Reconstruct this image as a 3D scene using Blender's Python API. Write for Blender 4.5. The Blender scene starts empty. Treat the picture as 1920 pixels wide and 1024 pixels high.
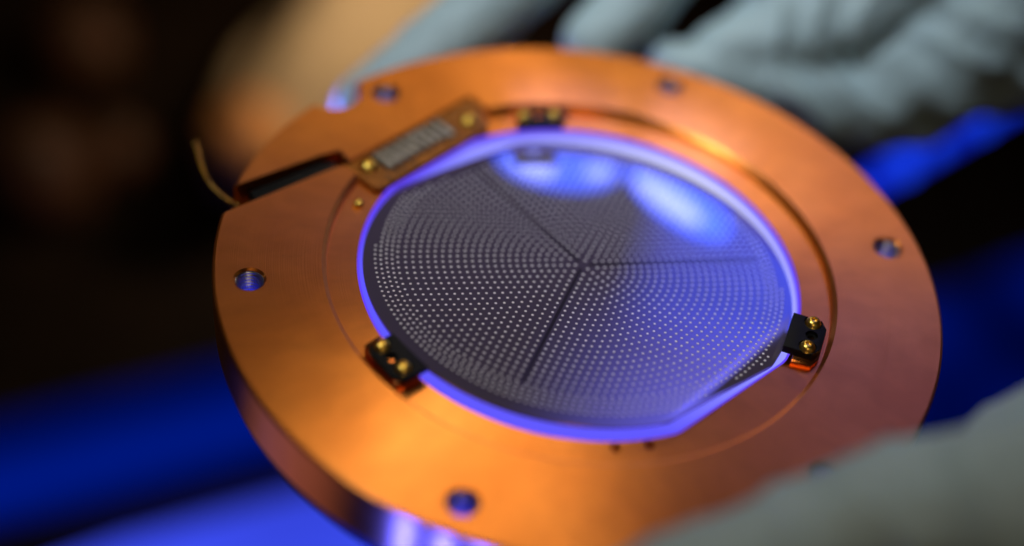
import bpy, bmesh, math, random
from math import sin, cos, pi, radians
from mathutils import Vector, Matrix, noise
random.seed(7)
MM = 0.001
scene = bpy.context.scene
COL = scene.collection

# ------------------------------------------------------------------ camera
cam_data = bpy.data.cameras.new("camera")
cam = bpy.data.objects.new("camera", cam_data); COL.objects.link(cam)
cr = Vector((0.99034021, 0.09552955, 0.10050063))
cu = Vector((-0.13865883, 0.68229879, 0.71780366))
cb = Vector((0.0, -0.72480513, 0.68895394))
cc = Vector((-15.8136, -265.0495, 245.5355)) * MM
cam.matrix_world = Matrix(((cr.x, cu.x, cb.x, cc.x), (cr.y, cu.y, cb.y, cc.y), (cr.z, cu.z, cb.z, cc.z), (0, 0, 0, 1)))
cam_data.sensor_width = 36
cam_data.lens = 2895.7 / 1920 * 36
cam_data.clip_start = 0.01
cam_data.clip_end = 20
cam_data.dof.use_dof = True
cam_data.dof.focus_distance = 0.3505
cam_data.dof.aperture_fstop = 2.1
scene.camera = cam
scene.render.resolution_x = 1024
scene.render.resolution_y = 546

# ------------------------------------------------------------------ world, exposure
world = bpy.data.worlds.new("World"); scene.world = world
world.use_nodes = True
bg = world.node_tree.nodes["Background"]
bg.inputs[0].default_value = (0.60, 0.32, 0.16, 1)
bg.inputs[1].default_value = 0.012
scene.view_settings.view_transform = 'Standard'
scene.view_settings.look = 'None'
scene.view_settings.exposure = 0
scene.view_settings.gamma = 1

# ------------------------------------------------------------------ lamps
def area(name, loc, target, sx, sy, power, color, spread=180):
    d = bpy.data.lights.new(name, 'AREA'); d.shape = 'RECTANGLE'
    d.size = sx * MM; d.size_y = sy * MM; d.energy = power; d.color = color
    d.spread = radians(spread)
    o = bpy.data.objects.new(name, d); COL.objects.link(o)
    o.location = Vector(loc) * MM
    o.rotation_euler = (Vector(target) - Vector(loc)).to_track_quat('-Z', 'Y').to_euler()
    return o
# overhead bench lamp: seen in the turned copper as the bow-tie streak
area("overhead_lamp", (-25, 325, 450), (-8, 0, 0), 140, 90, 0.152, (1.0, 0.86, 0.56), 120)
# added unseen warm light, low at the back: lifts the far rim's highlight
area("rear_fill_light", (-15, 480, 165), (-10, 70, 0), 130, 40, 0.012, (1.0, 0.84, 0.52), 60)
# added cool fill, no real lamp: greyish sheen on the ring's right
area("side_fill_light", (250, 330, 250), (70, 0, 0), 150, 130, 0.009, (0.18, 0.24, 1.0), 90)
# soft room light from the upper right
area("room_lamp", (-230, 20, 600), (30, 100, 0), 200, 200, 0.13, (0.80, 0.90, 1.0), 34)
# small warm light added beside the camera: glints on chamfers and screw heads
area("glint_light", (45, -310, 255), (0, 0, 0), 70, 70, 0.016, (1.0, 0.78, 0.50), 60)
# dim pinkish glow on the near bench, mirrored by the ring's side wall
area("bench_glow", (-275, -70, -285), (-50, -65, -8), 230, 150, 0.009, (1.0, 0.62, 1.0), 70)
# three blue tubes on the near bench, mirrored by the ring's side wall
for k_ in (-1, 0, 1):
    area("blue_tube", (-130 + 48 * k_, -263 - 30 * k_, -288), (-20, -84, -8), 16, 150, 0.07, (0.012, 0.03, 1.0), 18)
# added blue lights, standing in for blue-lit fingertips mirrored as two soft lobes
def oval(name, loc, sx, sy, roll, power, color):
    d = bpy.data.lights.new(name, 'AREA'); d.shape = 'ELLIPSE'; d.size = sx * MM; d.size_y = sy * MM
    d.energy = power * 0.065; d.color = color; d.spread = radians(44)
    o = bpy.data.objects.new(name, d); COL.objects.link(o); o.location = Vector(loc) * MM
    qd = (Vector((loc[0] * 0.75, 36, -5)) - Vector(loc)).to_track_quat('-Z', 'Y')
    o.rotation_euler = (qd.to_matrix() @ Matrix.Rotation(radians(roll), 3, 'Z')).to_euler()
    return o
oval("lobe_light", (-6, 93, 27), 37, 15, -2, 0.010, (0.02, 0.09, 1.0))
oval("lobe_core_light", (-13, 90.5, 27.6), 13, 7, -10, 0.0009, (0.55, 0.55, 1.0))
oval("lobe_core_light", (6, 90.5, 26.5), 9, 5, 10, 0.00035, (0.45, 0.48, 1.0))
oval("lobe_light", (31, 93, 33.5), 36, 13, -22, 0.0090, (0.02, 0.09, 1.0))
oval("lobe_core_light", (28, 90.5, 32.5), 24, 6, -22, 0.0014, (0.55, 0.55, 1.0))
# faint unseen blue lights, added for the wafer's right-half and near-edge reflections
area("wafer_sheen_light", (105, 330, 221), (20, 0, 0), 100, 80, 0.0013, (0.04, 0.08, 1.0), 22)
area("wafer_sheen_light", (112, 330, 335), (14, -28, 0), 240, 110, 0.0036, (0.15, 0.14, 1.0), 18)
# added light, no lamp there: blue spill on the fingertip beside the notch
area("blue_spill_light", (-95, 84, -52), (-62, 84, -26), 20, 20, 0.016, (0.2, 0.22, 1.0), 60)

# ------------------------------------------------------------------ material helpers
def newmat(name):
    m = bpy.data.materials.new(name); m.use_nodes = True
    nt = m.node_tree; return m, nt, nt.nodes["Principled BSDF"]
def N(nt, kind, **kw):
    n = nt.nodes.new(kind)
    for k, v in kw.items():
        if hasattr(n, k) and k not in n.inputs: setattr(n, k, v)
        else: n.inputs[k].default_value = v
    return n
def L(nt, a, b): nt.links.new(a, b)

def simple(name, col, rough, metal=0.0, bump=0.0, scale=400.0, var=0.0, spec=0.5):
    m, nt, p = newmat(name)
    p.inputs['Roughness'].default_value = rough
    p.inputs['Metallic'].default_value = metal
    p.inputs['Specular IOR Level'].default_value = spec
    p.inputs['Base Color'].default_value = (*col, 1)
    tc = N(nt, 'ShaderNodeTexCoord')
    nz = N(nt, 'ShaderNodeTexNoise'); nz.inputs['Scale'].default_value = scale; nz.inputs['Detail'].default_value = 5
    L(nt, tc.outputs['Object'], nz.inputs['Vector'])
    if var:
        r = N(nt, 'ShaderNodeValToRGB')
        r.color_ramp.elements[0].position = 0.3; r.color_ramp.elements[1].position = 0.7
        r.color_ramp.elements[0].color = (*[c * (1 - var) for c in col], 1)
        r.color_ramp.elements[1].color = (*[min(1, c * (1 + var)) for c in col], 1)
        L(nt, nz.outputs['Fac'], r.inputs['Fac']); L(nt, r.outputs['Color'], p.inputs['Base Color'])
    if bump:
        b = N(nt, 'ShaderNodeBump'); b.inputs['Strength'].default_value = bump; b.inputs['Distance'].default_value = 0.0003
        L(nt, nz.outputs['Fac'], b.inputs['Height']); L(nt, b.outputs['Normal'], p.inputs['Normal'])
    return m

def copper_mat():
    m, nt, p = newmat("turned_copper")
    p.inputs['Metallic'].default_value = 1.0
    tc = N(nt, 'ShaderNodeTexCoord')
    # turning marks run round the axis: rough across them (radially on the face, upright on the side wall)
    ge = N(nt, 'ShaderNodeNewGeometry')
    fz = N(nt, 'ShaderNodeSeparateXYZ'); L(nt, ge.outputs['True Normal'], fz.inputs[0])
    ab = N(nt, 'ShaderNodeMath'); ab.operation = 'ABSOLUTE'; L(nt, fz.outputs['Z'], ab.inputs[0])
    rd = N(nt, 'ShaderNodeVectorMath'); rd.operation = 'MULTIPLY'; rd.inputs[1].default_value = (1, 1, 0)
    L(nt, tc.outputs['Object'], rd.inputs[0])
    rn = N(nt, 'ShaderNodeVectorMath'); rn.operation = 'NORMALIZE'; L(nt, rd.outputs[0], rn.inputs[0])
    tm = N(nt, 'ShaderNodeMix'); tm.data_type = 'VECTOR'
    tm.inputs[4].default_value = (0, 0, 1)
    L(nt, ab.outputs[0], tm.inputs[0]); L(nt, rn.outputs[0], tm.inputs[5])
    L(nt, tm.outputs[1], p.inputs['Tangent'])
    p.inputs['Anisotropic'].default_value = 0.9
    # colour: large warm/cool oxide clouds plus small stains
    n1 = N(nt, 'ShaderNodeTexNoise'); n1.inputs['Scale'].default_value = 22; n1.inputs['Detail'].default_value = 4
    L(nt, tc.outputs['Object'], n1.inputs['Vector'])
    r1 = N(nt, 'ShaderNodeValToRGB')
    r1.color_ramp.elements[0].position = 0.12; r1.color_ramp.elements[1].position = 0.88
    r1.color_ramp.elements[0].color = (0.74, 0.21, 0.036, 1)
    r1.color_ramp.elements[1].color = (0.97, 0.35, 0.07, 1)
    L(nt, n1.outputs['Fac'], r1.inputs['Fac'])
    n2 = N(nt, 'ShaderNodeTexNoise'); n2.inputs['Scale'].default_value = 900; n2.inputs['Detail'].default_value = 3
    L(nt, tc.outputs['Object'], n2.inputs['Vector'])
    r2 = N(nt, 'ShaderNodeValToRGB')
    r2.color_ramp.elements[0].position = 0.22; r2.color_ramp.elements[1].position = 0.28
    r2.color_ramp.elements[0].color = (0.45, 0.38, 0.36, 1); r2.color_ramp.elements[1].color = (1, 1, 1, 1)
    L(nt, n2.outputs['Fac'], r2.inputs['Fac'])
    mx = N(nt, 'ShaderNodeMix'); mx.data_type = 'RGBA'; mx.blend_type = 'MULTIPLY'; mx.inputs['Factor'].default_value = 0.35
    L(nt, r1.outputs['Color'], mx.inputs[6]); L(nt, r2.outputs['Color'], mx.inputs[7])
    # brushed streaks across the face (noise stretched along the radius) and tarnished finger smears
    gr = N(nt, 'ShaderNodeTexGradient'); gr.gradient_type = 'RADIAL'; L(nt, tc.outputs['Object'], gr.inputs['Vector'])
    ra = N(nt, 'ShaderNodeVectorMath'); ra.operation = 'LENGTH'; L(nt, tc.outputs['Object'], ra.inputs[0])
    cx = N(nt, 'ShaderNodeCombineXYZ')
    ma = N(nt, 'ShaderNodeMath'); ma.operation = 'MULTIPLY'; ma.inputs[1].default_value = 70.0; L(nt, gr.outputs['Fac'], ma.inputs[0])
    mb = N(nt, 'ShaderNodeMath'); mb.operation = 'MULTIPLY'; mb.inputs[1].default_value = 90.0; L(nt, ra.outputs['Value'], mb.inputs[0])
    L(nt, ma.outputs[0], cx.inputs[0]); L(nt, mb.outputs[0], cx.inputs[1])
    n5 = N(nt, 'ShaderNodeTexNoise'); n5.inputs['Scale'].default_value = 1.0; n5.inputs['Detail'].default_value = 4; n5.inputs['Distortion'].default_value = 0.6
    L(nt, cx.outputs[0], n5.inputs['Vector'])
    n6 = N(nt, 'ShaderNodeTexNoise'); n6.inputs['Scale'].default_value = 55; n6.inputs['Detail'].default_value = 7; n6.inputs['Distortion'].default_value = 1.5
    L(nt, tc.outputs['Object'], n6.inputs['Vector'])
    r5 = N(nt, 'ShaderNodeValToRGB')
    r5.color_ramp.elements[0].position = 0.30; r5.color_ramp.elements[1].position = 0.68
    r5.color_ramp.elements[0].color = (0.72, 0.70, 0.72, 1); r5.color_ramp.elements[1].color = (1, 1, 1, 1)
    L(nt, n5.outputs['Fac'], r5.inputs['Fac'])
    r6 = N(nt, 'ShaderNodeValToRGB')
    r6.color_ramp.elements[0].position = 0.30; r6.color_ramp.elements[1].position = 0.60
    r6.color_ramp.elements[0].color = (0.74, 0.66, 0.70, 1); r6.color_ramp.elements[1].color = (1, 1, 1, 1)
    L(nt, n6.outputs['Fac'], r6.inputs['Fac'])
    m5 = N(nt, 'ShaderNodeMix'); m5.data_type = 'RGBA'; m5.blend_type = 'MULTIPLY'; m5.inputs['Factor'].default_value = 0.45
    L(nt, mx.outputs[2], m5.inputs[6]); L(nt, r5.outputs['Color'], m5.inputs[7])
    m6 = N(nt, 'ShaderNodeMix'); m6.data_type = 'RGBA'; m6.blend_type = 'MULTIPLY'; m6.inputs['Factor'].default_value = 0.32
    L(nt, m5.outputs[2], m6.inputs[6]); L(nt, r6.outputs['Color'], m6.inputs[7])
    L(nt, m6.outputs[2], p.inputs['Base Color'])
    # roughness wear
    n3 = N(nt, 'ShaderNodeTexNoise'); n3.inputs['Scale'].default_value = 40; n3.inputs['Detail'].default_value = 2
    L(nt, tc.outputs['Object'], n3.inputs['Vector'])
    mr = N(nt, 'ShaderNodeMapRange'); mr.inputs['To Min'].default_value = 0.29; mr.inputs['To Max'].default_value = 0.33
    L(nt, n3.outputs['Fac'], mr.inputs['Value']); L(nt, mr.outputs['Result'], p.inputs['Roughness'])
    # fine turning grooves: noise of the radius
    ln = N(nt, 'ShaderNodeVectorMath'); ln.operation = 'LENGTH'
    fl = N(nt, 'ShaderNodeVectorMath'); fl.operation = 'MULTIPLY'; fl.inputs[1].default_value = (1, 1, 0)
    L(nt, tc.outputs['Object'], fl.inputs[0]); L(nt, fl.outputs[0], ln.inputs[0])
    n4 = N(nt, 'ShaderNodeTexNoise'); n4.noise_dimensions = '1D'; n4.inputs['Scale'].default_value = 2600; n4.inputs['Detail'].default_value = 3
    L(nt, ln.outputs['Value'], n4.inputs['W'])
    bp = N(nt, 'ShaderNodeBump'); bp.inputs['Strength'].default_value = 0.16; bp.inputs['Distance'].default_value = 0.0002
    L(nt, n4.outputs['Fac'], bp.inputs['Height']); L(nt, bp.outputs['Normal'], p.inputs['Normal'])
    return m

def emit_mat(name, build):
    m = bpy.data.materials.new(name); m.use_nodes = True; nt = m.node_tree
    nt.nodes.remove(nt.nodes["Principled BSDF"])
    e = N(nt, 'ShaderNodeEmission'); L(nt, e.outputs[0], nt.nodes["Material Output"].inputs['Surface'])
    build(nt, e); return m

def flat_emit(col, s):
    def b(nt, e):
        e.inputs['Color'].default_value = (*col, 1); e.inputs['Strength'].default_value = s
    return b

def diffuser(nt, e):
    # light plate: bluish everywhere, with a white-blue hot spot painted in at far right
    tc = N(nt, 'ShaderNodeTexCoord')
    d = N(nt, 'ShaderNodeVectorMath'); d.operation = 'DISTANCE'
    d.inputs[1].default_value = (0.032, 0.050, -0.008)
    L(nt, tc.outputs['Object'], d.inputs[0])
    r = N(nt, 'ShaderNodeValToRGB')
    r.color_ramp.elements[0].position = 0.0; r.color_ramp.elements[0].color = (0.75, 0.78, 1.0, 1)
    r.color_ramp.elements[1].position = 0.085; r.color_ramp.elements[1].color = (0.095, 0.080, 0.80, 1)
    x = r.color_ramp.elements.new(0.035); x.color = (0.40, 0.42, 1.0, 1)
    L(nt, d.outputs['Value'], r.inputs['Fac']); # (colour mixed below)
    # glow boosted under the rim to throw extra blue into the threaded holes
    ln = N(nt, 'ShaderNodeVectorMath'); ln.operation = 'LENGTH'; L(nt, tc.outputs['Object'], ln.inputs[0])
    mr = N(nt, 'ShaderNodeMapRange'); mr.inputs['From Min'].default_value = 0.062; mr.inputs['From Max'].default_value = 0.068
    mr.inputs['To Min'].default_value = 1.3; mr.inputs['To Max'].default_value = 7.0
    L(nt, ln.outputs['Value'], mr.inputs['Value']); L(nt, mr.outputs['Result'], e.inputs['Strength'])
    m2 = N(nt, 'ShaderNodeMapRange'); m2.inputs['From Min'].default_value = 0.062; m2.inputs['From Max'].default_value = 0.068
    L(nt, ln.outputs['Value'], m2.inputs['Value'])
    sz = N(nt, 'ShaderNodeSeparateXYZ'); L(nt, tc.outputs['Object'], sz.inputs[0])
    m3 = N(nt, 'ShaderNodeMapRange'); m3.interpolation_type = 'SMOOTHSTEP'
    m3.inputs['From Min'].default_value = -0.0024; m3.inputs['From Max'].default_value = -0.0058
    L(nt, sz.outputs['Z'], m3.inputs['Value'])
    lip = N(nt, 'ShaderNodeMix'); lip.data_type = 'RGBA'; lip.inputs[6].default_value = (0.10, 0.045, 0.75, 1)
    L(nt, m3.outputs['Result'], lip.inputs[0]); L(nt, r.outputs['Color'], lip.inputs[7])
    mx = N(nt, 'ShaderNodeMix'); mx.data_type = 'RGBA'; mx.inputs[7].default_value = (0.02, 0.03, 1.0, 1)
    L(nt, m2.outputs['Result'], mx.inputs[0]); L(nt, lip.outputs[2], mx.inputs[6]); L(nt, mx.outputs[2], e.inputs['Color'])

M = {}
M['copper'] = copper_mat()
M['gold'] = simple("gold_plating", (0.88, 0.56, 0.10), 0.30, 1.0, 0.05, 900)
M['black'] = simple("black_anodised", (0.006, 0.0055, 0.005), 0.5, 0.0, 0.15, 1500, 0.2, 0.12)
M['spacer'] = simple("bright_copper", (0.75, 0.22, 0.05), 0.25, 1.0, 0.2, 600, 0.2)
M['steel'] = simple("steel_insert", (0.50, 0.50, 0.58), 0.36, 1.0)
M['wire'] = simple("brass_wire", (0.50, 0.26, 0.05), 0.35, 1.0)
M['board'] = simple("amber_board", (0.34, 0.105, 0.012), 0.5, 0.0, 0.1, 500, 0.35, 0.15)
M['trace'] = simple("dark_trace", (0.03, 0.015, 0.008), 0.4)
M['solder'] = simple("tinned_pad", (0.42, 0.38, 0.32), 0.45, 0.85, 0.4, 700, 0.2)
M['wafer'] = simple("wafer_glass", (0.098, 0.074, 0.118), 0.05, 0.0, 0.0, 300)
M['wafer'].node_tree.nodes["Principled BSDF"].inputs['IOR'].default_value = 2.6
M['groove'] = simple("wafer_groove", (0.030, 0.024, 0.036), 0.06)
M['dot'] = simple("wafer_dot", (0.86, 0.79, 0.78), 0.5, 0.0, 0.0, 300, 0.1)
M['glove'] = simple("nitrile_glove", (0.46, 0.60, 0.63), 0.55, 0.0, 0.25, 900, 0.08)
M['bench'] = simple("dark_bench", (0.014, 0.007, 0.003), 0.6, 0.0, 0.1, 30, 0.4, 0.15)
M['cream'] = simple("cream_cloth", (0.62, 0.44, 0.25), 0.8, 0.0, 0.3, 60, 0.12)
M['amber'] = simple("amber_ball", (0.92, 0.36, 0.10), 0.5, 0.0, 0.1, 60, 0.15)
M['brown'] = simple("brown_wood", (0.07, 0.022, 0.004), 0.6, 0.0, 0.2, 40, 0.5)
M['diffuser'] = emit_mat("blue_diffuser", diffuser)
def panel(col, lo, hi, scale, off):
    def b(nt, e):
        tc = N(nt, 'ShaderNodeTexCoord'); ad = N(nt, 'ShaderNodeVectorMath'); ad.inputs[1].default_value = off
        nz = N(nt, 'ShaderNodeTexNoise'); nz.inputs['Scale'].default_value = scale; nz.inputs['Detail'].default_value = 1
        L(nt, tc.outputs['Object'], ad.inputs[0]); L(nt, ad.outputs[0], nz.inputs['Vector'])
        mr = N(nt, 'ShaderNodeMapRange'); mr.inputs['From Min'].default_value = 0.3; mr.inputs['From Max'].default_value = 0.7
        mr.inputs['To Min'].default_value = lo; mr.inputs['To Max'].default_value = hi
        L(nt, nz.outputs['Fac'], mr.inputs['Value']); L(nt, mr.outputs['Result'], e.inputs['Strength'])
        e.inputs['Color'].default_value = (*col, 1)
    return b
M['blue_bright'] = emit_mat("blue_lamp_bright", panel((0.045, 0.075, 0.90), 0.6, 1.15, 7, (0, 0, 0)))
def band(col, n, stops):
    def b(nt, e):
        tc = N(nt, 'ShaderNodeTexCoord'); dt = N(nt, 'ShaderNodeVectorMath'); dt.operation = 'DOT_PRODUCT'; dt.inputs[1].default_value = n
        L(nt, tc.outputs['Object'], dt.inputs[0])
        r = N(nt, 'ShaderNodeValToRGB'); r.color_ramp.interpolation = 'EASE'
        for k, (p, v) in enumerate(stops):
            el = r.color_ramp.elements[k] if k < 2 else r.color_ramp.elements.new(p)
            el.position = p; el.color = (*[c * v for c in col], 1)
        L(nt, dt.outputs['Value'], r.inputs['Fac']); L(nt, r.outputs['Color'], e.inputs['Color'])
    return b
M['blue_band'] = emit_mat("blue_lamp_band", band((0.0, 0.009, 0.22), (-0.5, 0.866, 0), [(0.190, 0.12), (0.275, 0.0), (0.222, 1.0), (0.250, 0.35)]))
M['blue_dim'] = emit_mat("blue_lamp_dim", panel((0.0, 0.006, 0.16), 0.1, 1.3, 9, (0.3, 0.1, 0)))
M['led'] = emit_mat("blue_led", flat_emit((0.01, 0.06, 1.0), 1.0))
M['strip'] = emit_mat("blue_strip_lens", flat_emit((0.004, 0.022, 0.62), 1.0))

# ------------------------------------------------------------------ object helpers
def link(name, me, mat, parent=None, sharp=30):
    o = bpy.data.objects.new(name, me); COL.objects.link(o)
    if mat: me.materials.clear(); me.materials.append(mat)
    for f in me.polygons: f.use_smooth = not (name == 'ring_body' and abs(f.normal.z) > 0.9995)
    if sharp: me.set_sharp_from_angle(angle=radians(sharp))
    if name == 'ring_body':
        for f in me.polygons: f.use_smooth = abs(f.normal.z) < 0.9995
    if parent: o.parent = parent
    return o
def obj(name, bm, mat, parent=None, sharp=30):
    bmesh.ops.recalc_face_normals(bm, faces=bm.faces)
    me = bpy.data.meshes.new(name); bm.to_mesh(me); bm.free()
    return link(name, me, mat, parent, sharp)
def tag(o, label, cat, group=None, kind=None):
    if label: o['label'] = label
    if cat: o['category'] = cat
    if group: o['group'] = group
    if kind: o['kind'] = kind
    return o
def empty(name, loc=(0, 0, 0)):
    o = bpy.data.objects.new(name, None); COL.objects.link(o); o.location = Vector(loc) * MM
    o.empty_display_size = 0.01
    return o

def lathe(bm, prof, seg=64, center=(0, 0), mat=None):
    """closed profile of (r,z) in mm, from axis to axis"""
    rings = []
    for r, z in prof:
        if r < 1e-6: rings.append([bm.verts.new(Vector((center[0], center[1], z)) * MM)])
        else: rings.append([bm.verts.new(Vector((center[0] + r * cos(2 * pi * k / seg), center[1] + r * sin(2 * pi * k / seg), z)) * MM) for k in range(seg)])
    vs = [v for R in rings for v in R]
    for A, B in zip(rings, rings[1:]):
        for k in range(seg):
            j = (k + 1) % seg
            if len(A) == 1 and len(B) == 1: continue
            if len(A) == 1: bm.faces.new((A[0], B[k], B[j]))
            elif len(B) == 1: bm.faces.new((A[k], B[0], A[j]))
            else: bm.faces.new((A[k], B[k], B[j], A[j]))
    if mat is not None: bmesh.ops.transform(bm, matrix=mat, verts=vs)
    return vs
def prism(bm, pts, z0, z1, bevel=0.0):
    a = [bm.verts.new(Vector((x, y, z0)) * MM) for x, y in pts]
    b = [bm.verts.new(Vector((x, y, z1)) * MM) for x, y in pts]
    bm.faces.new(a[::-1]); top = bm.faces.new(b)
    n = len(pts)
    for k in range(n): bm.faces.new((a[k], a[(k + 1) % n], b[(k + 1) % n], b[k]))
    if bevel:
        bmesh.ops.bevel(bm, geom=list(top.edges), offset=bevel * MM, segments=2, profile=0.5, affect='EDGES')
    return a + b
def tube(bm, pts, radii, seg=16, caps=True):
    """round tube through points (mm) with a radius per point; hemispherical ends"""
    P = [Vector(p) for p in pts]; R = list(radii)
    if caps:
        d0 = (P[0] - P[1]).normalized(); d1 = (P[-1] - P[-2]).normalized()
        hs = [(1.0, 0.02), (0.92, 0.38), (0.7, 0.72), (0.38, 0.93)]
        P = [P[0] + d0 * R[0] * h for h, _ in hs] + P + [P[-1] + d1 * R[-1] * h for h, _ in hs[::-1]]
        R = [R[0] * s for _, s in hs] + R + [R[-1] * s for _, s in hs[::-1]]
    rings = []
    up = Vector((0, 0, 1)); prev = None
    for i, p in enumerate(P):
        t = (P[min(i + 1, len(P) - 1)] - P[max(i - 1, 0)]).normalized()
        if prev is None:
            s = t.cross(up)
            if s.length < 1e-3: s = t.cross(Vector((1, 0, 0)))
            s.normalize()
        else: s = (prev - t * prev.dot(t)).normalized()
        prev = s; w = t.cross(s)
        rings.append([bm.verts.new((p + (s * cos(2 * pi * k / seg) + w * sin(2 * pi * k / seg)) * R[i]) * MM) for k in range(seg)])
    for A, B in zip(rings, rings[1:]):
        for k in range(seg): bm.faces.new((A[k], A[(k + 1) % seg], B[(k + 1) % seg], B[k]))
    bm.faces.new(rings[0][::-1]); bm.faces.new(rings[-1])
def spline(pts, n=8):
    """Catmull-Rom through tuples of any length"""
    out = []
    for i in range(len(pts) - 1):
        p0 = pts[max(i - 1, 0)]; p1 = pts[i]; p2 = pts[i + 1]; p3 = pts[min(i + 2, len(pts) - 1)]
        for k in range(n):
            t = k / n
            out.append(tuple(0.5 * (2 * b + (c - a) * t + (2 * a - 5 * b + 4 * c - d) * t * t + (3 * b - a - 3 * c + d) * t ** 3) for a, b, c, d in zip(p0, p1, p2, p3)))
    out.append(tuple(pts[-1])); return out
def evaluated(me, mods):
    o = bpy.data.objects.new("tmp_work", me); COL.objects.link(o)
    for kind, kw in mods:
        m = o.modifiers.new("m", kind)
        for k, v in kw.items(): setattr(m, k, v)
    dg = bpy.context.evaluated_depsgraph_get(); dg.update()
    out = bpy.data.meshes.new_from_object(o.evaluated_get(dg))
    bpy.data.objects.remove(o); return out
def cut(me, cutters):
    objs = []
    mods = []
    for bm in cutters:
        bmesh.ops.recalc_face_normals(bm, faces=bm.faces)
        if bm.calc_volume(signed=True) < 0: bmesh.ops.reverse_faces(bm, faces=bm.faces)
        cm = bpy.data.meshes.new("cutter"); bm.to_mesh(cm); bm.free()
        co = bpy.data.objects.new("cutter", cm); COL.objects.link(co); objs.append(co)
        mods.append(('BOOLEAN', dict(operation='DIFFERENCE', solver='EXACT', object=co)))
    out = evaluated(me, mods)
    for co in objs:
        cm = co.data; bpy.data.objects.remove(co); bpy.data.meshes.remove(cm)
    return out
def polar(r, a): return (r * cos(radians(a)), r * sin(radians(a)))
def disc_outline(r, flats, n=180, cx=0.0, cy=0.0):
    """circle with straight flats: (normal angle, distance)"""
    out = []
    for k in range(n):
        a = 360 * k / n; rr = r
        for na, d in flats:
            c = cos(radians(a - na))
            if c > 0 and d / c < rr: rr = d / c
        x, y = polar(rr, a); out.append((x + cx, y + cy))
    return out

# ================================================================== the copper ring
T = 15.0
ring = empty("copper_ring", (0, 0, -T))
tag(ring, "large turned copper ring with threaded holes, held between gloved fingers", "metal ring")
def on_ring(o):                      # children are built in ring coordinates with z=0 at the top face
    o.parent = ring; o.matrix_parent_inverse = Matrix.Translation((0, 0, T * MM)); return o

bm = bmesh.new()
lathe(bm, [(0, 0), (84.3, 0), (84.75, -0.2), (85, -0.7), (85, -9.2), (84.85, -9.35), (84.85, -14.3), (84.3, -T), (0, -T)], 256)
bmesh.ops.recalc_face_normals(bm, faces=bm.faces)
me = bpy.data.meshes.new("ring_body"); bm.to_mesh(me); bm.free()
cuts = []
def cb_(): b = bmesh.new(); cuts.append(b); return b
LEDGE = -2.2
lathe(cb_(), [(0, LEDGE), (59.3, LEDGE), (59.4, -0.9), (60.5, 0.1), (60.5, 3), (0, 3)], 192)         # recess
prism(cb_(), disc_outline(52.3, [(-43, 49.3), (141.7, 50.6)], 192), -T - 2, LEDGE + 1)               # opening
nv = Vector((cos(radians(141.7)), sin(radians(141.7)))); sv = Vector((nv.y, -nv.x))
def ds(d, s): v = nv * d + sv * s; return (v.x, v.y)
prism(cb_(), [ds(45, -19), ds(61.8, -19), ds(61.8, 24.5), ds(45, 24.5)], LEDGE - 0.02, 3)              # board pocket
prism(cb_(), [(-88, -3.4), (-62.3, 21.4), (-58.5, 23.8), (-62.2, 28.4), (-66.6, 25.4), (-88, 6.6)], -8, 3)  # cable slot
lathe(cb_(), [(0, -T - 2), (7.2, -T - 2), (7.2, 3), (0, 3)], 48, (-68, 51.2))                         # edge notch
prism(cb_(), [(-68.5 - 2, 51.5 + 6.6), (-68.5 - 4.5, 51.5 + 4.8), (-78, 62), (-66, 66)], -T - 2, 3)
hole_prof = [(0, -T - 2), (3.55, -T - 2), (3.55, -0.7), (3.2, -0.65), (3.2, -0.5), (3.75, 0.02), (3.75, 3), (0, 3)]
HOLES = [polar(76.72, 15.5 + 60 * k) for k in range(6)]
for c in HOLES: lathe(cb_(), hole_prof, 32, c)
for c in [(11.04, -52.9), (18.11, -50.6)]:
    lathe(cb_(), [(0, -6), (0.9, -6), (0.9, LEDGE - 0.4), (1.25, LEDGE + 0.05), (1.25, 2), (0, 2)], 20, c)  # small pits in the ledge
cuts = cuts[6:-2] + cuts[:6] + cuts[-2:]        # the holes first, while the body is still a plain disc
body = cut(me, cuts)
on_ring(link("ring_body", body, M['copper'], sharp=18))

# locating pins on the ledge
pm = None
for c in [(-54.6, 11.5), (-52.1, 20.0)]:
    bm = bmesh.new(); lathe(bm, [(0, LEDGE), (1.2, LEDGE), (1.2, LEDGE + 0.9), (0.95, LEDGE + 1.3), (0.5, LEDGE + 1.5), (0, LEDGE + 1.55)], 20, c)
    on_ring(obj("locating_pin", bm, M['gold'], sharp=50))

# light plate closing the opening from below
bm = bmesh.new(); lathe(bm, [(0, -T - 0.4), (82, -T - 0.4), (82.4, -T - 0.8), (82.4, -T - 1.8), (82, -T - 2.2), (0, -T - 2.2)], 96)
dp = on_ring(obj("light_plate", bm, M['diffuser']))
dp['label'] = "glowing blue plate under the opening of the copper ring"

bm = bmesh.new(); lathe(bm, [(0, -T - 2.4), (82.8, -T - 2.4), (82.8, -T - 0.1), (83.8, -T - 0.1), (83.8, -T - 3.4), (0, -T - 3.4)], 96)
on_ring(obj("spill_blocker", bm, M['black']))  # dark pan added only to block the plate's spill onto the gloves
# glowing liner added inside the opening to put the blue band on its wall
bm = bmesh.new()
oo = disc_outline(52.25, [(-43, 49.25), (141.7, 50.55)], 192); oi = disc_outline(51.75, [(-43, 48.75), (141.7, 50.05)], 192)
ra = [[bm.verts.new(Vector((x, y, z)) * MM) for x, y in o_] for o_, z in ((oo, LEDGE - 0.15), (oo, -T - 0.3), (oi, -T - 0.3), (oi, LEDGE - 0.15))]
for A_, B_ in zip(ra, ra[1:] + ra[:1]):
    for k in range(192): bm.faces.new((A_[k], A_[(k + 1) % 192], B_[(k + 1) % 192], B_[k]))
o = on_ring(obj("added_glow_liner", bm, M['diffuser'], sharp=40))
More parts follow.
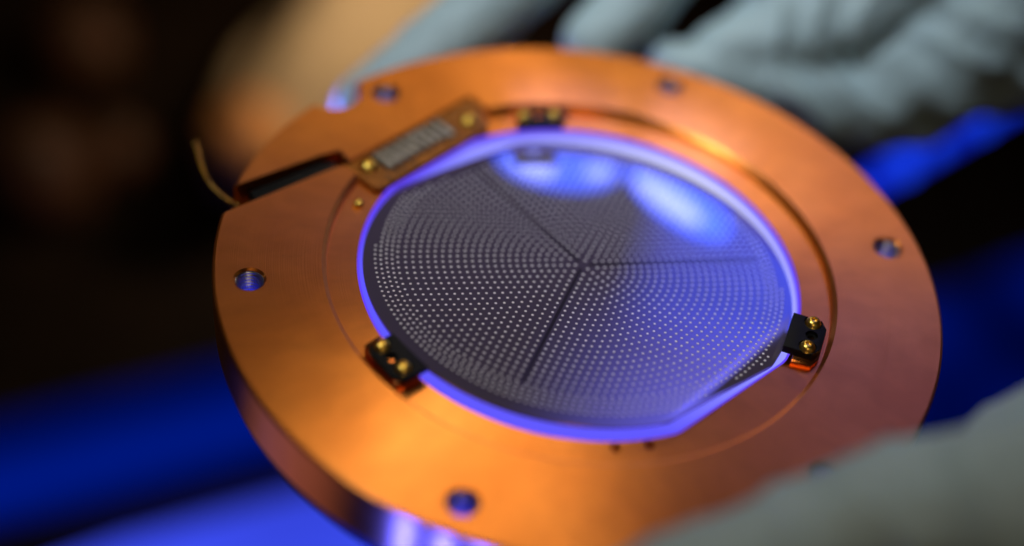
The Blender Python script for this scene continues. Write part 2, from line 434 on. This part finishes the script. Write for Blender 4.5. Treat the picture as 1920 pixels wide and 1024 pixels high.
# steel thread inserts in the six holes
ins_mesh = None
for c in HOLES:
    if ins_mesh is None:
        bm = bmesh.new()
        prof = [(3.6, -T + 0.3), (3.6, -0.75), (3.15, -0.8)]
        z = -0.95
        while z > -T + 0.6: prof += [(2.95, z - 0.1), (2.95, z - 0.3), (3.25, z - 0.6), (3.25, z - 0.7)]; z -= 1.0
        prof += [(3.2, -T + 0.3), (3.6, -T + 0.3)]
        lathe(bm, prof, 32)
        o = obj("thread_insert", bm, M['steel'], sharp=25); ins_mesh = o.data
    else:
        o = bpy.data.objects.new("thread_insert", ins_mesh); COL.objects.link(o)
    o.location = Vector((c[0], c[1], 0)) * MM; on_ring(o)

# ------------------------------------------------------------------ clamps
def screw_head_bm(r=1.75, h=1.5):
    bm = bmesh.new()
    lathe(bm, [(0, 0), (r * 1.08, 0), (r * 1.08, 0.25), (r, 0.4), (r * 0.97, h * 0.45), (r * 0.8, h * 0.78), (r * 0.5, h * 0.96), (r * 0.42, h * 0.98), (r * 0.36, h * 0.7), (0, h * 0.66)], 28)
    return bm
screw_mesh = None
def screw(loc, parent, tz=0.0):
    """dome screw; loc in ring coordinates"""
    global screw_mesh
    if screw_mesh is None:
        o = obj("screw", screw_head_bm(), M['gold'], sharp=35); screw_mesh = o.data
    else:
        o = bpy.data.objects.new("screw", screw_mesh); COL.objects.link(o)
    o.parent = parent
    o.matrix_parent_inverse = Matrix.Identity(4)
    o.location = Vector(loc) * MM
    return o
def clamp(ang, top, x0, x1, y0, y1, s1, s2, thick=2.0, sp0=52.6):
    """black plate along local x=radial, y=tangential"""
    bm = bmesh.new()
    c = 1.5
    pts = [(x0, y0), (x1 - c, y0), (x1, y0 + c * 1.6), (x1, y1 - c * 1.6), (x1 - c, y1), (x0, y1)]
    prism(bm, pts, top - thick, top, 0.18)
    bmesh.ops.recalc_face_normals(bm, faces=bm.faces)
    me = bpy.data.meshes.new("clamp"); bm.to_mesh(me); bm.free()
    hx = (s1[0] + s2[0]) / 2 + 0.3; hy = (s1[1] + s2[1]) / 2 - 0.1
    h = bmesh.new(); lathe(h, [(0, top - thick - 1), (0.8, top - thick - 1), (0.8, top - 0.9), (1.45, top - 0.9), (1.45, top + 1), (0, top + 1)], 24, (hx, hy))
    g = [h]
    for sx, sy in (s1, s2):
        k = bmesh.new(); lathe(k, [(0, top - 0.45), (2.15, top - 0.45), (2.15, top + 1), (0, top + 1)], 28, (sx, sy)); g.append(k)
    o = link("clamp", cut(me, g), M['black'], sharp=30)
    o.parent = ring
    o.matrix_parent_inverse = Matrix.Translation((0, 0, T * MM))
    o.rotation_euler = (0, 0, radians(ang))
    for sx, sy in (s1, s2): screw((sx, sy, top - 0.45), o)
    b2 = bmesh.new(); prism(b2, [(sp0, y0 - 2.2), (57.2, y0 - 1.6), (58.4, y0 + 1.2), (58.4, y1 - 1.2), (57.2, y1 - 0.3), (sp0, y1 - 0.3)], LEDGE + 0.004, top - thick - 0.01, 0.2)
    s = obj("spacer_block", b2, M['spacer'], sharp=30); s.parent = o
    return o
clamp(-14, 1.0, 50.0, 58.2, -7.0, 4.6, (54.9, 3.1), (55.2, -5.0))
clamp(-134, 1.4, 50.7, 58.6, -6.2, 6.2, (55.1, -4.5), (55.2, 3.2), 1.2)
clamp(105.8, 0.6, 49.9, 56.9, -6.0, 5.2, (54.6, 3.6), (54.6, -4.4), 0.9, 55.2)

# ------------------------------------------------------------------ circuit board in its pocket
bm = bmesh.new()
prism(bm, [ds(50.0, -17.2), ds(51.0, -18.6), ds(61.5, -18.7), ds(61.6, 24.2), ds(57, 24.2), ds(50.0, 20.0)], -2.19, -0.6, 0.15)
board = on_ring(obj("circuit_board", bm, M['board']))
def sub(o): o.parent = board; return o
b2 = bmesh.new(); prism(b2, [ds(53.2, -11.9), ds(60.6, -11.9), ds(60.6, 12.0), ds(53.2, 12.0)], -0.6, -0.45); sub(obj("solder_mask", b2, M['trace']))
for k in range(9):
    s = -10.2 + k * 2.55
    b2 = bmesh.new()
    d0, d1 = (53.6, 60.2)
    prism(b2, [ds(d0, s - 0.62), ds(d1, s - 0.62), ds(d1, s + 0.62), ds(d0, s + 0.62)], -0.6, 0.3, 0.25)
    sub(obj("contact_pad", b2, M['solder']))
for d, s in [(59.0, 0.3), (59.0, 3.0), (53.6, 9.3)]:
    b2 = bmesh.new(); lathe(b2, [(0, -0.6), (1.2, -0.6), (1.1, 0.2), (0.7, 0.65), (0, 0.85)], 20, ds(d, s)); sub(obj("solder_joint", b2, M['solder']))
for s in (-13.6, -11.2, -8.6, -5.5):
    b2 = bmesh.new(); prism(b2, [ds(50.3, s), ds(53.0, s), ds(53.0, s + 0.6), ds(50.3, s + 0.6)], -0.6, -0.52); sub(obj("trace", b2, M['trace']))
for d, s in [(57.6, -14.6), (54.6, 17.2)]:
    o = screw((*ds(d, s), -0.6), board)
    o.scale = (1.25, 1.25, 1.1)

# ------------------------------------------------------------------ connector in the cable slot, and its wire
bm = bmesh.new(); prism(bm, [(-77.5, 5.9), (-63.4, 19.9), (-60.8, 22.2), (-63.2, 26.0), (-66.8, 23.4), (-80.8, 10.4)], -6.9, -1.4, 0.4)
conn = on_ring(obj("connector", bm, M['black']))
bm = bmesh.new(); prism(bm, [(-83.8, 0.6), (-78.2, 5.6), (-80.2, 8.6), (-84.2, 5.2)], -6.9, -2.6, 0.5)
o = obj("contact_tab", bm, M['spacer']); o.parent = conn
wire_pts = spline([(-98.6, 29.4, -5), (-95.4, 22.3, -6.2), (-91.6, 16.4, -6.4), (-87.4, 11.8, -5.6), (-83, 9.0, -5.5), (-79, 8.2, -5.5)], 14)
for ph in (0, pi):
    bm = bmesh.new(); pts = []
    for i, p in enumerate(wire_pts):
        t = Vector(wire_pts[min(i + 1, len(wire_pts) - 1)]) - Vector(wire_pts[max(i - 1, 0)])
        t.normalize(); s = t.cross(Vector((0, 0, 1))).normalized(); w = t.cross(s); a = ph + i * 0.55
        pts.append(Vector(p) + (s * cos(a) + w * sin(a)) * 0.30)
    tube(bm, pts, [0.30] * len(pts), 8)
    on_ring(obj("wire_strand", bm, M['wire']))

# ================================================================== the wafer
W0, WX, WY = -2.9, -0.0101, -0.060            # plane of its top face
zax = Vector((-WX, -WY, 1)).normalized(); xax = Vector((1, 0, WX)); xax = (xax - zax * xax.dot(zax)).normalized(); yax = zax.cross(xax)
WM = Matrix(((xax.x, yax.x, zax.x, 0), (xax.y, yax.y, zax.y, 0), (xax.z, yax.z, zax.z, W0 * MM), (0, 0, 0, 1)))
wafer = empty("perforated_wafer")
wafer.matrix_world = WM
tag(wafer, "dark round glass wafer covered in pale dots, set in the copper ring's opening", "wafer")
outline = disc_outline(50.8, [(133, 47.3), (-46, 48.2)], 240, -0.3, 0.6)
bm = bmesh.new(); prism(bm, outline, -0.55, 0, 0.1)
obj("disc", bm, M['wafer'], wafer)
PC = Vector((0.5, 2.6)); S = 1.75
def inside(p, margin):
    r = p.length
    if r > 50.6 - margin: return False
    for na, d in [(133, 47.0), (-46, 48.2)]:
        if p.x * cos(radians(na)) + p.y * sin(radians(na)) > d - margin: return False
    return True
SP = [129.8, 15.2, -105.0]                    # the three spokes
SP = [132.8, 15.6, -104.4]
bm = bmesh.new()
def dot(p, r, tw):
    a = [bm.verts.new(Vector((p.x + r * cos(2 * pi * k / 8 + tw), p.y + r * sin(2 * pi * k / 8 + tw), 0.004)) * MM) for k in range(8)]
    b = [bm.verts.new(Vector((p.x + r * .8 * cos(2 * pi * k / 8 + tw), p.y + r * .8 * sin(2 * pi * k / 8 + tw), 0.09)) * MM) for k in range(8)]
    bm.faces.new(b)
    for k in range(8): bm.faces.new((a[k], a[(k + 1) % 8], b[(k + 1) % 8], b[k]))
NR = 25
for k in range(1, NR + 1):
    r = k * S
    for sp, nx in ((SP[2], SP[1]), (SP[1], SP[0]), (SP[0], SP[2] + 360)):
        span = radians(nx - sp); m = 0.69 * S / r; n = 2 * k - 1
        for j in range(n):
            a = radians(sp) + (m + (span - 2 * m) * (j / (n - 1)) if n > 1 else span / 2)
            p = PC + Vector((cos(a), sin(a))) * r
            if inside(p, 2.4): dot(p, 0.35, a)
r = NR * S
for k in range(4):
    r += 1.32; n = int(2 * pi * r / 1.62)
    for j in range(n):
        a = 2 * pi * (j + 0.5 * (k % 2)) / n
        p = PC + Vector((cos(a), sin(a))) * r
        if inside(p, 2.2): dot(p, 0.34, a)
da = obj("dot_pattern", bm, M['dot'], wafer, sharp=None)
da['kind'] = 'stuff'
for a in SP:
    d = Vector((cos(radians(a)), sin(radians(a)))); nrm = Vector((-d.y, d.x)) * 0.40
    p0 = PC + d * 1.5; p1 = PC + d * 43.6
    bm = bmesh.new(); prism(bm, [tuple(p0 - nrm), tuple(p1 - nrm), tuple(p1 + nrm), tuple(p0 + nrm)], 0.002, 0.02)
    obj("spoke", bm, M['groove'], wafer)

# ================================================================== gloved hands
def glove(name, chains, mat, wr, voxel=1.1, wrinkle=None):
    bm = bmesh.new()
    for ch in chains:
        sp = spline(ch, 6)
        tube(bm, [p[:3] for p in sp], [p[3] for p in sp], 20)
    bmesh.ops.recalc_face_normals(bm, faces=bm.faces)
    me = bpy.data.meshes.new(name); bm.to_mesh(me); bm.free()
    out = evaluated(me, [('REMESH', dict(mode='VOXEL', voxel_size=voxel * MM, use_smooth_shade=True)), ('SMOOTH', dict(factor=0.5, iterations=10))])
    out.update()
    nrm = [v.normal.copy() for v in out.vertices]
    for v, n in zip(out.vertices, nrm):
        p = v.co / MM
        h = wrinkle(p) if wrinkle else 0.0
        h += 0.35 * noise.noise(p * 0.22) + 0.15 * noise.noise(p * 0.6)
        v.co += n * (h * wr * MM)
    return link(name, out, mat, sharp=None)
def ridge(p, d, wl, amp, warp=0.0, seed=0.0):
    """sharp-crested folds running across direction d"""
    q = p.dot(Vector(d).normalized()) / wl + warp * noise.noise(p * 0.035 + Vector((seed, 0, 0)))
    return amp * (1 - 2 * abs(sin(pi * q)) ** 0.7)

def wr_upper(p):
    k = max(0.0, min(1.0, (p.x - 30) / 25)); k2 = max(0.0, min(1.0, (p.x - 78) / 20))
    return (ridge(p, (0.71, 0.49, 0.51), 17, 1.1 * k * (1 - k2) + 0.2, 1.3, 3) + ridge(p, (0.365, 0.64, 0.675), 11, 0.9 * k2, 0.8, 5)
            + 1.5 * k * noise.noise(p * 0.06))
up_chains = [
    # index finger laid behind the far rim, tip at the notch
    [(-63, 82, -27, 10.0), (-50, 95, -20, 11.5), (-27, 117, -3, 12), (-6, 139, 14, 12.5), (30, 160, 40, 13.5), (75, 170, 46, 16)],
    # middle finger behind the rim
    [(-2, 105, -11, 9.5), (9, 118, -4, 11), (24, 138, 14, 12), (50, 158, 36, 13), (85, 168, 40, 16)],
    # thumb side resting against the rim
    [(37, 113, -14, 10.5), (49, 118, -10, 13.5), (66, 128, -4, 17), (92, 148, 8, 24), (120, 170, 20, 30)],
    [(22, 108, -17, 7.5), (36, 108, -18, 9.5), (50, 111, -20, 11.5), (66, 113, -24, 12), (82, 116, -27, 13), (100, 130, -20, 18)],
    [(82, 117, -33, 8.5), (92, 118, -33, 10), (106, 126, -29, 12), (126, 146, -12, 17), (150, 165, 4, 24)],
    [(44, 132, 8, 12), (62, 142, 14, 18), (90, 160, 22, 26), (130, 180, 30, 34)],
    # heel of the hand
    [(72, 112, -27, 11), (83, 121, -24, 17), (100, 134, -16, 25), (126, 156, 2, 31), (160, 185, 20, 36)],
    [(104, 130, -20, 16), (124, 140, -14, 22), (150, 158, 0, 28), (180, 180, 14, 34)],
]
uh = glove("gloved_hand", up_chains, M['glove'], 1.0, 1.2, wr_upper)
tag(uh, "pale grey gloved hand with creased folds, fingers behind the ring's far rim", "hand", "gloved hands holding the ring")

def wr_low(p):
    return 0.8 * ridge(p, (0.9, -0.5, 0.2), 19, 1.0, 1.0, 9) + 0.8 * noise.noise(p * 0.07)
lo_chains = [
    [(13, -100, 9, 8.0), (27, -91, 11, 9.5), (46, -80, 13, 10.5), (66, -73, 18, 12.5), (94, -72, 24, 17), (130, -80, 28, 22)],
    [(82, -60, 10, 10), (94, -54, 16, 14), (112, -54, 22, 18), (140, -70, 26, 22)],
    [(60, -92, -26, 9), (84, -80, -22, 11), (108, -74, -4, 14), (130, -76, 20, 18)],
    [(84, -66, -28, 9), (104, -60, -18, 11), (122, -62, 4, 16), (140, -72, 24, 20)],
]
lh = glove("gloved_hand", lo_chains, M['glove'], 1.0, 1.2, wr_low)
lh.location = Vector((-3.5, -10.5, 11.5)) * MM
tag(lh, "blurred grey gloved thumb pressing on the ring's near right rim", "hand", "gloved hands holding the ring")

# ================================================================== background
bm = bmesh.new()
prism(bm, [(-900, -700), (900, -700), (900, 1500), (-900, 1500)], -330, -300)
o = obj("workbench_top", bm, M['bench']); o['kind'] = 'structure'

def light_slab(name, pts, mat, h=3):
    bm = bmesh.new(); prism(bm, pts, -299.9, -300 + h, 1.0); return obj(name, bm, mat)
o = light_slab("light_panel", [(-330, 112), (-233, 168), (-120, 233), (-60, 190), (-99, 161), (-214, 112), (-330, 48)], M['blue_band'])
tag(o, "dim deep-blue glowing panel left of the ring, above the bright one", "light")
o = light_slab("light_panel", [(-260, 45), (-162, 112), (-94, 150), (-50, 172), (-40, 80), (-130, 40), (-220, 10)], M['blue_bright'])
tag(o, "bright blue glowing panel below the ring in the lower left corner", "light")
o = light_slab("light_panel", [(120, 200), (196, 330), (258, 372), (420, 460), (420, 200)], M['blue_dim'])
tag(o, "dim deep-blue glowing panel at the right edge behind the ring", "light")

# LED strip hanging behind the ring on the right
A = Vector((96, 166, -108)); B = Vector((190, 262, -104))
strip = empty("led_strip", tuple((A + B) / 2))
tag(strip, "lumpy glowing blue strip of light between the upper glove and the black background", "light strip")
d = (B - A).normalized()
bm = bmesh.new(); tube(bm, [A - (A + B) / 2, Vector((0, 0, 0)), B - (A + B) / 2], [5.0, 5.0, 5.0], 14)
obj("strip_lens", bm, M['strip'], strip)
for k in range(6):
    c = A + (B - A) * (0.08 + 0.17 * k + 0.03 * (k % 2)) - (A + B) / 2
    bm = bmesh.new(); bmesh.ops.create_uvsphere(bm, u_segments=14, v_segments=8, radius=(4.5 + 1.2 * (k % 2)) * MM)
    bmesh.ops.translate(bm, verts=bm.verts, vec=(c + Vector((-1, -4, 3))) * MM)
    obj("led_lens", bm, M['led'], strip)

# cream cloth and amber ball far behind the notch
bm = bmesh.new()
bmesh.ops.create_icosphere(bm, subdivisions=4, radius=1.0)
for v in bm.verts:
    p = v.co.copy(); p.z = max(p.z, -0.7)
    n_ = 0.16 * noise.noise(p * 2.3)
    v.co = Vector((p.x * (1 + n_) * 50, p.y * (1 + n_) * 110, p.z * (1 + n_) * 60)) * MM
cl = obj("cream_cloth", bm, M['cream'], sharp=None)
cl.location = Vector((-112, 405, -258)) * MM; cl.rotation_euler = (0, 0, radians(-22))
tag(cl, "big blurred cream coloured heap behind the ring's notch", "cloth")
bm = bmesh.new(); lathe(bm, [(0, -22), (12, -19), (20, -9), (22, 0), (20, 9), (14, 17), (6, 20), (5, 24), (0, 25)], 40)
am = obj("amber_knob", bm, M['amber'], sharp=None)
am.location = Vector((-151, 308, -236)) * MM
tag(am, "blurred orange round knob in front of the cream heap", "knob")
for i, (x, y, s, lab) in enumerate([(-257, 311, 28, "dim brown blurred lump at the left edge of the dark background"),
                                    (-230, 345, 18, "small dim brown blurred lump between the left edge and the orange knob"),
                                    (-271, 419, 28, "dark brown blurred lump near the top left corner")]):
    bm = bmesh.new(); bmesh.ops.create_icosphere(bm, subdivisions=3, radius=s * MM)
    for v in bm.verts: v.co *= 1 + 0.25 * noise.noise(v.co * 40 + Vector((i * 7, 0, 0)))
    o = obj("brown_lump", bm, M['brown'], sharp=None); o.location = Vector((x, y, -300 + s * 0.8)) * MM
    tag(o, lab, "lump", "brown lumps in the dark background")
# added warm fill, no real lamp: brightens the cream heap and knob
area("heap_fill_light", (60, 360, 60), (-100, 400, -240), 80, 80, 0.21, (1.0, 0.78, 0.52), 90)
